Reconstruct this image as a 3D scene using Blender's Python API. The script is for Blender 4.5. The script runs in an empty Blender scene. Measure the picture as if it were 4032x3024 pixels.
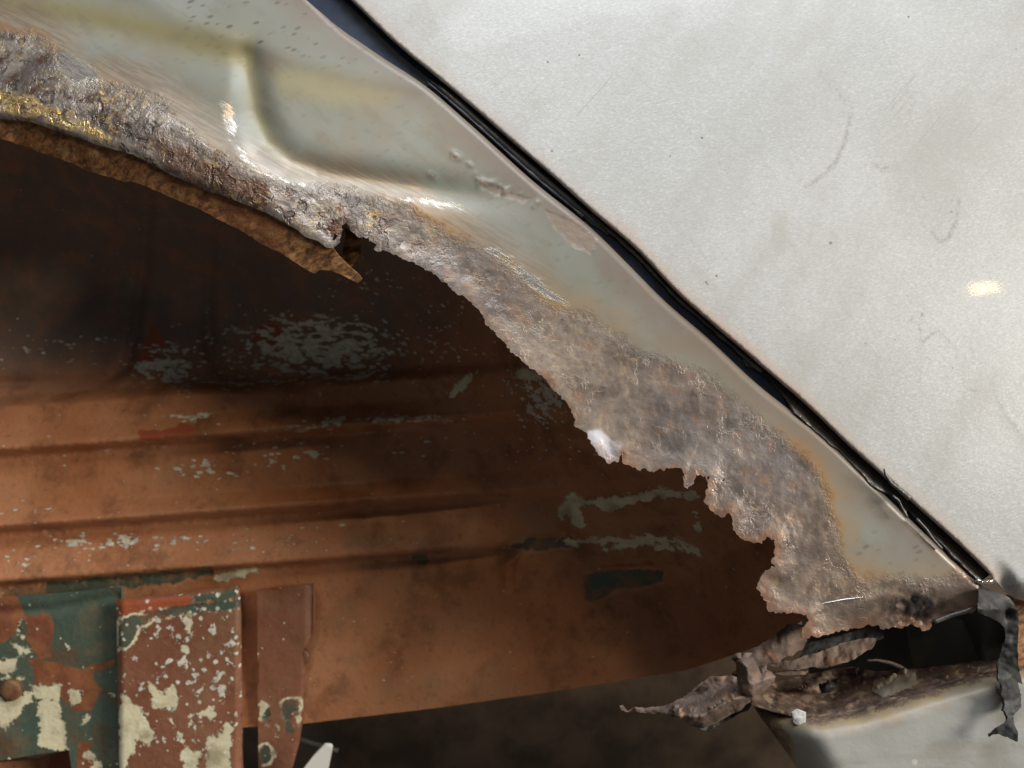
import bpy, math, random
import numpy as np
from mathutils import Vector
from mathutils.geometry import delaunay_2d_cdt

random.seed(4)
RNG = np.random.default_rng(7)
S = bpy.context.scene
COL = S.collection

# ------------------------------------------------------------------ camera, light, exposure
CAM_D, CAM_Z, SC = 0.38, 0.55, 0.00012      # metres to the body side, lens height, metres per photo pixel there
cam = bpy.data.cameras.new('camera')
cam.sensor_width = 36.0
cam.lens = 36.0 * CAM_D / (4032 * SC)
cam.clip_start, cam.clip_end = 0.01, 60
cam.dof.use_dof = True
cam.dof.focus_distance = 0.385
cam.dof.aperture_fstop = 8.0
co = bpy.data.objects.new('camera', cam); COL.objects.link(co)
co.location = (0, -CAM_D, CAM_Z); co.rotation_euler = (math.radians(90), 0, 0)
S.camera = co

w = bpy.data.worlds.new('World'); S.world = w; w.use_nodes = True
bg = w.node_tree.nodes['Background']
bg.inputs[0].default_value = (0.80, 0.88, 1.0, 1); bg.inputs[1].default_value = 0.04

def lamp(name, loc, aim, size, watts, col, sy=None):
    l = bpy.data.lights.new(name, 'AREA'); l.energy = watts; l.color = col; l.size = size
    if sy: l.shape = 'RECTANGLE'; l.size_y = sy
    o = bpy.data.objects.new(name, l); COL.objects.link(o); o.location = loc
    d = Vector(aim) - Vector(loc); o.rotation_euler = d.to_track_quat('-Z', 'Y').to_euler()
    return o
lamp('overhead_light', (0.35, -1.02, 3.00), (0.0, 0.02, 0.5), 1.6, 56, (0.86, 0.935, 1.0), 1.3)
lamp('front_light', (-0.30, -1.00, 1.62), (-0.15, 0.05, 0.5), 0.22, 2.4, (1.0, 0.80, 0.52), 0.17)
lamp('side_light', (2.25, -1.30, 1.10), (-0.1, 0.10, 0.46), 0.80, 68.0, (1.0, 0.92, 0.80), 0.60)
lamp('work_lamp', (0.80, -0.85, 1.03), (-0.1, 0.08, 0.45), 0.045, 0.45, (1.0, 0.66, 0.24), 0.022)
S.view_settings.view_transform = 'Standard'; S.view_settings.look = 'None'
S.view_settings.exposure = 0.0; S.view_settings.gamma = 1.0

# ------------------------------------------------------------------ helpers
def srgb(r, g, b, k=1.0):
    f = lambda c: (c/255/12.92 if c/255 <= .04045 else ((c/255+.055)/1.055)**2.4)
    return (f(r)*k, f(g)*k, f(b)*k, 1)

def W(px, py, y):
    """photo position seen at depth y (0 = body side) -> metres"""
    k = SC * (CAM_D + y) / CAM_D
    return np.stack([(px - 2016) * k, y + 0*px, CAM_Z - (py - 1512) * k], -1)

def zz(ox, oy, k, pts): return [(ox + a*k, oy + b*k) for a, b in pts]
K1, K2, K3, K4, K5 = 0.633, 0.2556, 0.1953, 0.3617, 0.376
K6 = 0.2532

def hash2(i, j, s):
    h = (i*374761393 + j*668265263 + s*1442695041) & 0xffffffff
    h = ((h ^ (h >> 13)) * 1274126177) & 0xffffffff
    return ((h ^ (h >> 16)) & 0xffff) / 65535.0
def vnoise(x, y, s=0):
    i, j = np.floor(x).astype(np.int64), np.floor(y).astype(np.int64)
    fx, fy = x-i, y-j
    fx, fy = fx*fx*(3-2*fx), fy*fy*(3-2*fy)
    a, b, c, d = hash2(i, j, s), hash2(i+1, j, s), hash2(i, j+1, s), hash2(i+1, j+1, s)
    return (a*(1-fx)+b*fx)*(1-fy) + (c*(1-fx)+d*fx)*fy - 0.5
def fbm(x, y, size, s=0, octs=3, gain=.5):
    r, a = 0, 1.0
    for o in range(octs):
        r = r + a*vnoise(x/size, y/size, s+o*17); size /= 2.0; a *= gain
    return r
def sstep(a, b, x):
    t = np.clip((x-a)/(b-a), 0, 1); return t*t*(3-2*t)

def dline(px, py, line):
    """distance to an open polyline, plus side sign (positive on the right of travel in photo axes, i.e. below a rightward line)"""
    L = np.asarray(line, float); best = np.full(px.shape, 1e9); side = np.zeros(px.shape); par = np.zeros(px.shape)
    n = len(L)-1
    for k in range(n):
        a, b = L[k], L[k+1]; d = b-a; l2 = max((d*d).sum(), 1e-9)
        t = np.clip(((px-a[0])*d[0]+(py-a[1])*d[1])/l2, 0, 1)
        ex, ey = px-a[0]-t*d[0], py-a[1]-t*d[1]
        e = np.hypot(ex, ey); m = e < best - 1e-6
        best[m] = e[m]; side[m] = np.sign(d[0]*ey - d[1]*ex)[m]; par[m] = ((k+t)/n)[m]
    return best, side, par
def inside(px, py, poly):
    P = np.asarray(poly, float); r = np.zeros(px.shape, bool); j = len(P)-1
    for i in range(len(P)):
        xi, yi, xj, yj = P[i][0], P[i][1], P[j][0], P[j][1]
        if yi != yj:
            c = ((yi > py) != (yj > py)) & (px < (xj-xi)*(py-yi)/(yj-yi)+xi)
            r ^= c
        j = i
    return r
def sd(px, py, poly):
    d, _, _ = dline(px, py, list(poly)+[poly[0]])
    return np.where(inside(px, py, poly), d, -d)
def sdmax(px, py, polys):
    r = np.full(px.shape, -400.0)
    for p in polys: r = np.maximum(r, sd(px, py, p))
    return r
def ell(cx, cy, rx, ry, n=14): return [(cx+rx*math.cos(2*math.pi*i/n), cy+ry*math.sin(2*math.pi*i/n)) for i in range(n)]

def jag(line, amp, step=9, seed=1, closed=False, fine=.5):
    """subdivide a traced line and roughen it into a corroded edge"""
    L = [tuple(p) for p in line] + ([tuple(line[0])] if closed else [])
    out = []; run = 0.0
    for (ax, ay), (bx, by) in zip(L, L[1:]):
        l = math.hypot(bx-ax, by-ay); n = max(1, int(l/step)); nx, ny = -(by-ay)/max(l, 1e-6), (bx-ax)/max(l, 1e-6)
        for i in range(n):
            t = i/n; q = np.array([run + l*t])
            o = amp*float(fbm(q, q*0+seed*3.1, 42, seed, 2)[0]) + amp*fine*float(vnoise(q/11, q*0+seed, seed+5)[0])
            if i == 0: o *= .4
            out.append((ax+(bx-ax)*t+nx*o, ay+(by-ay)*t+ny*o))
        run += l
    if not closed: out.append(L[-1])
    return out

PARENT = {}
def link(name, me, parent, mat):
    o = bpy.data.objects.new(name, me); COL.objects.link(o)
    if mat: me.materials.append(mat)
    if parent: o.parent = parent
    return o

def mesh_np(name, verts, faces, attrs=None, smooth=True):
    me = bpy.data.meshes.new(name)
    me.from_pydata([tuple(v) for v in verts], [], [tuple(int(i) for i in f) for f in faces]); me.update()
    if smooth: me.polygons.foreach_set('use_smooth', [True]*len(me.polygons))
    for k, a in (attrs or {}).items():
        at = me.attributes.new(k, 'FLOAT', 'POINT'); at.data.foreach_set('value', np.asarray(a, np.float32))
    return me

def sheet(name, outline, spacing, yfun, thick, mat, parent, attrs=None, holes=(), warp=None):
    """one piece of sheet metal: the outline filled with a fine mesh, bent by yfun, given a back and a rim"""
    out = []
    for p, q in zip(outline, list(outline[1:])+[outline[0]]):
        n = max(1, int(math.hypot(q[0]-p[0], q[1]-p[1])/(spacing*3.5)))
        out += [(p[0]+(q[0]-p[0])*i/n, p[1]+(q[1]-p[1])*i/n) for i in range(n)]
    A = np.asarray(out, float)
    x0, y0 = A.min(0); x1, y1 = A.max(0)
    rows = np.arange(y0, y1, spacing*.866); pts = []
    for r, yy in enumerate(rows):
        xs = np.arange(x0 + (spacing/2 if r % 2 else 0), x1, spacing)
        pts.append(np.stack([xs, np.full(xs.shape, yy)], -1))
    G = np.concatenate(pts) if pts else np.zeros((0, 2)); G = G + RNG.uniform(-.2, .2, G.shape)*spacing
    m = inside(G[:, 0], G[:, 1], out)
    for h in holes: m &= ~inside(G[:, 0], G[:, 1], h)
    G = G[m]
    d = dline(G[:, 0], G[:, 1], out+[out[0]])[0]
    for h in holes: d = np.minimum(d, dline(G[:, 0], G[:, 1], list(h)+[h[0]])[0])
    G = G[d > spacing*.45]
    vs = [Vector(p) for p in out]; es = [(i, (i+1) % len(out)) for i in range(len(out))]
    for h in holes:
        b = len(vs); vs += [Vector(p) for p in h]; es += [(b+i, b+(i+1) % len(h)) for i in range(len(h))]
    vs += [Vector(p) for p in G]
    V, E, F = delaunay_2d_cdt(vs, es, [], 0, 1e-4)[:3]
    V = np.array([(v.x, v.y) for v in V]); F = np.array([f for f in F if len(f) == 3])
    c = V[F].mean(1); k = inside(c[:, 0], c[:, 1], out)
    for h in holes: k &= ~inside(c[:, 0], c[:, 1], h)
    F = F[k]
    a = V[F]; ar = (a[:, 1, 0]-a[:, 0, 0])*(a[:, 2, 1]-a[:, 0, 1]) - (a[:, 2, 0]-a[:, 0, 0])*(a[:, 1, 1]-a[:, 0, 1])
    F[ar < 0] = F[ar < 0][:, ::-1]
    used = np.unique(F); mp = np.full(len(V), -1); mp[used] = np.arange(len(used)); V = V[used]; F = mp[F]
    px, py = V[:, 0], V[:, 1]
    y = yfun(px, py)
    front = W(px, py, y)
    n = len(V)
    if thick:
        # back face follows the local normal so that folds keep their gauge
        fn = np.cross(front[F[:, 1]]-front[F[:, 0]], front[F[:, 2]]-front[F[:, 0]])
        vn = np.zeros((n, 3))
        for q in range(3): np.add.at(vn, F[:, q], fn)
        vn /= np.maximum(np.linalg.norm(vn, axis=1, keepdims=True), 1e-12)
        vn[vn[:, 1] < 0] *= -1
        back = front + vn*thick
        e = np.concatenate([F[:, [0, 1]], F[:, [1, 2]], F[:, [2, 0]]]); key = np.sort(e, 1)
        kk = key[:, 0].astype(np.int64)*n + key[:, 1]
        u, inv, cnt = np.unique(kk, return_inverse=True, return_counts=True)
        B = e[cnt[inv] == 1]
        bi = np.unique(B); bm = np.full(n, -1); bm[bi] = np.arange(len(bi)); nb = len(bi)
        verts = np.concatenate([front, back, front[bi], back[bi]])
        faces = [tuple(f[::-1]) for f in F] + [tuple(f + n) for f in F]
        faces = [tuple(f) for f in F] + [tuple((f+n)[::-1]) for f in F]
        faces += [(2*n+bm[b], 2*n+bm[a_], 2*n+nb+bm[a_], 2*n+nb+bm[b]) for a_, b in B]
        idx = np.concatenate([np.arange(n), np.arange(n), bi, bi])
    else:
        verts, faces, idx = front, [tuple(f) for f in F], np.arange(n)
    at = {k: np.broadcast_to(f(px, py), px.shape)[idx] for k, f in (attrs or {}).items()}
    me = mesh_np(name, verts, faces, at)
    return link(name, me, parent, mat)

def tube(name, line, ys, rads, mat, parent, seg=12, flat=1.0, rough=0.0, seed=1):
    """a swept cord through photo points at given depths"""
    L = np.asarray(line, float); P = W(L[:, 0], L[:, 1], np.asarray(ys, float) + 0*L[:, 0]); R = np.asarray(rads, float) + 0*L[:, 0]
    verts, faces = [], []
    for i in range(len(P)):
        t = P[min(i+1, len(P)-1)] - P[max(i-1, 0)]; t /= np.linalg.norm(t)
        u = np.cross(t, (0, 1, 0)); u /= np.linalg.norm(u); v = np.cross(t, u)
        for s in range(seg):
            a = 2*math.pi*s/seg; r = R[i]*(1 + rough*(hash2(np.int64(i), np.int64(s), seed)-.5))
            verts.append(P[i] + u*math.cos(a)*r + v*math.sin(a)*r*flat)
    for i in range(len(P)-1):
        for s in range(seg):
            b = (s+1) % seg; faces.append((i*seg+s, i*seg+b, (i+1)*seg+b, (i+1)*seg+s))
    faces.append(tuple(range(seg))[::-1]); faces.append(tuple((len(P)-1)*seg+s for s in range(seg)))
    return link(name, mesh_np(name, verts, faces), parent, mat)

def resample(line, step):
    L = np.asarray(line, float); d = np.r_[0, np.cumsum(np.hypot(*np.diff(L, axis=0).T))]
    t = np.linspace(0, d[-1], max(2, int(d[-1]/step)))
    return np.stack([np.interp(t, d, L[:, 0]), np.interp(t, d, L[:, 1])], -1)

# ------------------------------------------------------------------ material builder
class M:
    def __init__(s, name):
        s.m = bpy.data.materials.new(name); s.m.use_nodes = True; s.t = s.m.node_tree
        s.b = s.t.nodes['Principled BSDF']; s.pos = None
    def node(s, k, **kw):
        n = s.t.nodes.new(k)
        for a, v in kw.items(): setattr(n, a, v)
        return n
    def put(s, v, sock):
        if v is None: return
        if hasattr(v, 'is_output'): s.t.links.new(v, sock)
        elif isinstance(v, (tuple, list)) and len(v) == 4 and sock.type == 'VECTOR': sock.default_value = v[:3]
        else: sock.default_value = v
    def P(s, scale=None):
        if s.pos is None: s.pos = s.node('ShaderNodeTexCoord').outputs['Object']
        if scale is None: return s.pos
        n = s.node('ShaderNodeMapping'); s.put(s.pos, n.inputs[0]); n.inputs['Scale'].default_value = scale; return n.outputs[0]
    def rotP(s, ang, scale):
        n = s.node('ShaderNodeMapping'); s.put(s.P(), n.inputs[0]); n.inputs['Rotation'].default_value = (0, ang, 0)
        k = s.node('ShaderNodeMapping'); s.put(n.outputs[0], k.inputs[0]); k.inputs['Scale'].default_value = scale; return k.outputs[0]
    def warp(s, scale, amp):
        n = s.node('ShaderNodeTexNoise'); s.put(s.P(), n.inputs['Vector']); n.inputs['Scale'].default_value = scale; n.inputs['Detail'].default_value = 3
        a = s.node('ShaderNodeVectorMath', operation='SUBTRACT'); s.put(n.outputs['Color'], a.inputs[0]); a.inputs[1].default_value = (.5, .5, .5)
        b = s.node('ShaderNodeVectorMath', operation='SCALE'); s.put(a.outputs[0], b.inputs[0]); b.inputs['Scale'].default_value = amp
        c = s.node('ShaderNodeVectorMath', operation='ADD'); s.put(s.P(), c.inputs[0]); s.put(b.outputs[0], c.inputs[1]); return c.outputs[0]
    def attr(s, name): return s.node('ShaderNodeAttribute', attribute_name=name).outputs['Fac']
    def noise(s, scale, detail=3, rough=.55, vec=None, dist=0):
        n = s.node('ShaderNodeTexNoise'); s.put(vec or s.P(), n.inputs['Vector'])
        n.inputs['Scale'].default_value = scale; n.inputs['Detail'].default_value = detail; n.inputs['Roughness'].default_value = rough
        n.inputs['Distortion'].default_value = dist
        return n.outputs[0]
    def voro(s, scale, vec=None, feature='F1', rnd=1.0):
        n = s.node('ShaderNodeTexVoronoi', feature=feature); s.put(vec or s.P(), n.inputs['Vector'])
        n.inputs['Scale'].default_value = scale; n.inputs['Randomness'].default_value = rnd; return n.outputs['Distance']
    def math(s, op, a, b=0.0, clamp=False):
        n = s.node('ShaderNodeMath', operation=op, use_clamp=clamp); s.put(a, n.inputs[0]); s.put(b, n.inputs[1]); return n.outputs[0]
    def add(s, a, b): return s.math('ADD', a, b)
    def sub(s, a, b): return s.math('SUBTRACT', a, b)
    def mul(s, a, b): return s.math('MULTIPLY', a, b)
    def mx(s, a, b): return s.math('MAXIMUM', a, b)
    def inv(s, a): return s.math('SUBTRACT', 1.0, a)
    def step(s, v, a, b, lo=0.0, hi=1.0):
        n = s.node('ShaderNodeMapRange', interpolation_type='SMOOTHSTEP'); s.put(v, n.inputs[0])
        n.inputs[1].default_value, n.inputs[2].default_value, n.inputs[3].default_value, n.inputs[4].default_value = a, b, lo, hi
        return n.outputs[0]
    def mix(s, f, a, b):
        n = s.node('ShaderNodeMix', data_type='RGBA'); s.put(f, n.inputs[0]); s.put(a, n.inputs[6]); s.put(b, n.inputs[7]); return n.outputs[2]
    def bump(s, h, dist, strength=1.0, normal=None):
        n = s.node('ShaderNodeBump'); s.put(h, n.inputs['Height']); n.inputs['Distance'].default_value = dist
        n.inputs['Strength'].default_value = strength
        if normal is not None: s.put(normal, n.inputs['Normal'])
        return n.outputs[0]
    def out(s, col=None, rough=None, metal=None, normal=None, spec=None, coat=None):
        for v, k in ((col, 'Base Color'), (rough, 'Roughness'), (metal, 'Metallic'), (normal, 'Normal'), (spec, 'Specular IOR Level'), (coat, 'Coat Weight')):
            if v is not None: s.put(v, s.b.inputs[k])
        return s.m

# ---- door paint: silvery off-white, dusty, fine orange peel, specks, finger smears, rust tint on the hem
def mat_door():
    m = M('door_paint')
    big = m.noise(9, 3); fine = m.noise(900, 2, .7); mid = m.noise(160, 3)
    c = m.mix(m.step(big, .35, .65), srgb(188, 190, 191), srgb(198, 200, 202))
    grain = m.noise(1, 2, .6, vec=m.rotP(.35, (520, 900, 1300)))
    c = m.mix(m.mul(m.step(grain, .5, .72), .35), c, srgb(232, 233, 232))
    c = m.mix(m.mul(m.step(grain, .5, .28), .22), c, srgb(150, 148, 144))
    # tiny dark specks
    v = m.add(m.voro(40), m.mul(m.noise(23, 2), .10)); sz = m.noise(19, 2)
    sp = m.mul(m.step(v, .088, .060), m.step(sz, .48, .6))
    v2 = m.voro(150); sp2 = m.mul(m.step(v2, .12, .06), m.step(m.noise(47, 1), .6, .66))
    c = m.mix(m.mul(m.mx(sp, sp2), .75), c, srgb(84, 74, 70))
    # handled marks
    sm = m.attr('smear'); c = m.mix(m.mul(m.mul(sm, m.step(m.noise(1, 3, .7, vec=m.rotP(.2, (900, 900, 420))), .34, .68)), .62), c, srgb(120, 112, 105))
    sw = m.noise(1, 4, .6, vec=m.rotP(-.6, (26, 20, 9))); c = m.mix(m.mul(m.step(sw, .42, .70), .55), c, srgb(176, 175, 171))
    sc2 = m.noise(1, 2, .5, vec=m.rotP(.85, (14, 20, 900))); c = m.mix(m.mul(m.mul(m.step(sc2, .66, .72), m.step(m.noise(12, 2), .52, .62)), .4), c, srgb(160, 156, 150))
    wp = m.attr('wipe'); c = m.mix(m.mul(wp, .30), c, srgb(176, 174, 166))
    # rust creeping from the hem
    h = m.add(m.attr('hem'), m.mul(m.sub(m.noise(70, 4, .6), .5), 46))
    st = m.mul(m.step(h, 74, 6), m.attr('rusty'))
    c = m.mix(m.mul(st, .55), c, srgb(192, 160, 138))
    ed = m.mul(m.step(m.add(m.attr('hem'), m.mul(m.sub(m.noise(150, 4, .7), .5), 16)), 7, 1), .8)
    c = m.mix(ed, c, m.mix(m.step(m.noise(240, 3), .4, .6), srgb(60, 46, 42), srgb(120, 90, 72)))
    nrm = m.bump(m.add(m.mul(fine, .35), m.mul(grain, .7)), .00012, .8, m.bump(mid, .0006, .25))
    r = m.add(m.step(big, .3, .7, .46, .54), m.mul(m.mx(sm, st), .25))
    m.b.inputs['Coat Roughness'].default_value = .05
    return m.out(c, r, .10, nrm, .35, .16)

# ---- quarter panel: yellowed paint, ground metal, pitted rust
def rust_col(m, web):
    n1, n2, n3, n4 = m.noise(30, 4, .6), m.noise(105, 3, .55), m.noise(11, 4, .6), m.noise(420, 3, .6)
    c = m.mix(m.step(n1, .36, .64), srgb(128, 114, 105), srgb(154, 140, 130))
    c = m.mix(m.mul(m.step(n3, .44, .58), .8), c, m.mix(m.step(n1, .4, .6), srgb(112, 106, 106), srgb(132, 125, 123)))
    c = m.mix(m.mul(m.step(n2, .55, .68), .45), c, srgb(152, 116, 92))
    c = m.mix(m.mul(m.step(n2, .42, .32), .45), c, srgb(104, 90, 84))
    c = m.mix(m.mul(web, .16), c, srgb(190, 182, 178))
    c = m.mix(m.mul(m.step(n4, .46, .34), .22), c, srgb(86, 74, 68))
    return m.mix(m.mul(m.attr('lowrust'), .75), c, m.mix(m.step(m.noise(62, 4, .6), .38, .62), srgb(100, 87, 80), srgb(138, 119, 106)))
def mat_quarter():
    m = M('corroded_panel_paint')
    R = m.attr('rust'); gap = m.attr('gap'); left = m.attr('left')
    br = m.sub(m.noise(90, 5, .65), .5); bf = m.sub(m.noise(420, 4, .7), .5); bw = m.noise(17, 3)
    rr = m.add(R, m.add(m.mul(br, 80), m.mul(bf, 44)))
    rust = m.step(rr, -34, 30)
    # paint
    big = m.noise(11, 3); mid = m.noise(42, 3)
    p = m.mix(m.step(big, .38, .62), srgb(134, 136, 127), srgb(143, 146, 141))
    p = m.mix(m.mul(m.attr('olive'), .85), p, srgb(158, 150, 112))  # olive of the down-facing groove slopes, their shading put into the paint colour
    p = m.mix(m.mul(m.step(mid, .48, .7), .45), p, srgb(138, 127, 110))
    p = m.mix(m.mul(m.step(m.noise(1, 5, .65, vec=m.rotP(-.7, (30, 40, 90))), .50, .70), .4), p, srgb(124, 114, 100))
    sp = m.mul(m.step(m.add(m.voro(1, vec=m.rotP(.4, (130, 140, 250))), m.mul(m.sub(m.noise(300, 2), .5), .3)), .30, .16), m.step(m.noise(34, 2), .36, .5))
    p = m.mix(m.mul(sp, m.mul(m.attr('pepper'), .8)), p, srgb(92, 84, 78))
    # brown haze of burnt paint beside the rust and along the gap
    hz = m.mul(m.step(m.add(R, m.add(m.mul(br, 210), m.mul(bf, 60))), -170, 0), m.step(bw, .30, .62, .30, .90))
    p = m.mix(hz, p, m.mix(m.step(bw, .4, .6), srgb(146, 129, 112), srgb(156, 136, 108)))
    brush = m.noise(1, 4, .65, vec=m.rotP(-.5, (60, 300, 900)))
    sm = m.mul(m.attr('smear'), m.step(m.add(R, m.add(m.mul(br, 130), m.mul(m.sub(brush, .5), 60))), -165, -60))
    p = m.mix(m.mul(sm, .55), p, m.mix(m.step(brush, .38, .62), srgb(140, 124, 112), srgb(178, 164, 150)))
    gz = m.step(m.add(gap, m.mul(m.sub(m.noise(40, 4), .5), 150)), 170, 8)
    p = m.mix(m.mul(gz, .62), p, srgb(126, 108, 96))
    bl = m.step(m.add(m.attr('blister'), m.mul(br, 30)), -4, 8)
    p = m.mix(m.mul(bl, .55), p, srgb(150, 132, 118))
    # bare ground metal, brushed
    streak = m.noise(1, 4, .65, vec=m.rotP(-.55, (150, 600, 1500)))
    gm = m.step(m.add(m.attr('ground'), m.add(m.mul(m.sub(streak, .5), 70), m.mul(br, 60))), -6, 16)
    metal_c = m.mix(m.step(streak, .35, .65), srgb(150, 142, 134), srgb(206, 202, 196))
    metal_c = m.mix(m.mul(m.step(mid, .45, .62), .5), metal_c, srgb(186, 156, 106))
    # rust
    web = m.mul(m.step(m.math('ABSOLUTE', m.sub(m.noise(120, 4, .6, dist=.4), .5)), .045, .0), m.step(m.noise(45, 3), .42, .60))
    rc = rust_col(m, web)
    lc = m.mix(m.step(m.noise(60, 4, .6), .42, .58), srgb(104, 96, 93), srgb(152, 144, 138))
    lc = m.mix(m.step(m.noise(70, 4, .7), .56, .66), lc, srgb(100, 68, 52))
    crat = m.step(m.noise(115, 3, .55, dist=.5), .45, .37); lc = m.mix(m.mul(crat, m.step(m.noise(40, 3), .40, .56, .15, .8)), lc, srgb(58, 51, 51))
    lc = m.mix(m.mul(m.attr('brownlip'), m.step(m.noise(45, 4, .6), .40, .56)), lc, srgb(88, 60, 48))
    rc = m.mix(m.mul(left, .85), rc, lc)
    gold_glint = m.mul(m.mul(m.step(m.noise(260, 4, .7), .52, .62), m.step(m.noise(38, 3), .45, .62)), m.add(.25, m.mul(left, .55)))  # warm lamp glints painted over the rust as gold flecks
    rc = m.mix(gold_glint, rc, srgb(196, 168, 112))
    rc = m.mix(m.mul(m.attr('bright'), 1), rc, srgb(205, 205, 214))
    rc = m.mix(m.mul(m.attr('crust'), m.step(m.noise(110, 5, .7), .40, .54)), rc, srgb(64, 62, 63))
    rc = m.mix(m.mul(m.attr('edgeorange'), m.step(m.noise(60, 3), .40, .62)), rc, srgb(150, 104, 72))
    pit = m.mul(m.step(m.add(m.voro(190), m.mul(m.noise(400, 3, .6), .35)), .52, .30), m.mul(m.step(m.noise(60, 3), .54, .64), m.add(.25, m.mul(left, .75))))
    rc = m.mix(m.mul(pit, .55), rc, srgb(74, 58, 54))
    bare_glint = m.mul(m.step(m.add(m.attr('bare_glint'), m.mul(br, 90)), -4, 22), m.step(m.noise(210, 4, .7), .38, .52))  # worn lip metal, with the warm lamp's glint put into its colour
    rc = m.mix(bare_glint, rc, srgb(226, 196, 140))
    rim = m.mul(m.mul(m.step(m.math('ABSOLUTE', m.add(rr, 18)), 34, 2), .6), m.step(bw, .46, .60))
    p = m.mix(rim, p, srgb(164, 120, 74))
    c = m.mix(gm, p, metal_c)
    c = m.mix(rust, c, rc)
    rough = m.sub(m.step(m.noise(130, 4, .65), .34, .66, .28, .50), m.mul(left, .04))
    rough = m.math('ADD', m.mul(m.inv(rust), m.step(gm, 0, 1, .36, .27)), m.mul(rust, rough))
    metal = m.math('ADD', m.mul(m.mx(gm, m.mul(sm, .4)), m.mul(m.inv(rust), .65)), m.mul(rust, m.mx(m.mul(bare_glint, .9), m.add(m.step(m.noise(70, 4), .4, .6, .08, .38), m.mul(left, .20)))), True)
    hr = m.add(m.add(m.mul(m.noise(400, 3, .6), m.add(.20, m.mul(left, .22))), m.mul(m.noise(95, 3), .55)), m.add(m.mul(web, .09), m.mul(m.mul(crat, left), -.35)))
    h = m.add(m.mul(m.mul(hr, rust), 1.0), m.mul(m.mul(streak, gm), .10))
    h = m.add(h, m.mul(rust, .07)); h = m.add(h, m.mul(m.mul(bl, m.noise(200, 3)), .35))
    nrm = m.bump(h, .0013, .9, m.bump(m.noise(60, 2), .0005, .15))
    return m.out(c, rough, metal, nrm, .5)

def mat_flange():
    m = M('rusted_flange_scale')
    s = m.noise(1, 5, .7, vec=m.rotP(.55, (110, 300, 420))); n = m.noise(140, 4, .65); b = m.noise(30, 3)
    c = m.mix(m.step(s, .38, .6), srgb(112, 78, 54), srgb(176, 128, 84))
    c = m.mix(m.mul(m.step(b, .48, .62), .7), c, srgb(150, 98, 70))
    c = m.mix(m.mul(m.step(n, .55, .68), .7), c, srgb(178, 150, 104))
    c = m.mix(m.mul(m.step(n, .42, .30), .7), c, srgb(58, 46, 40))
    return m.out(c, .58, .15, m.bump(m.add(s, m.mul(n, .6)), .0012, .9), .4)

def mat_flake():
    m = M('torn_rust_scale')
    n, n2, b = m.noise(120, 5, .65), m.noise(420, 3, .6), m.noise(34, 3)
    c = m.mix(m.step(b, .36, .64), srgb(100, 86, 78), srgb(138, 119, 108))
    c = m.mix(m.mul(m.step(n, .53, .68), .6), c, srgb(160, 120, 88))
    c = m.mix(m.mul(m.step(n, .45, .3), .7), c, srgb(72, 60, 56))
    return m.out(c, .66, .08, m.bump(m.add(n, m.mul(n2, .4)), .0010, .9), .35)

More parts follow.
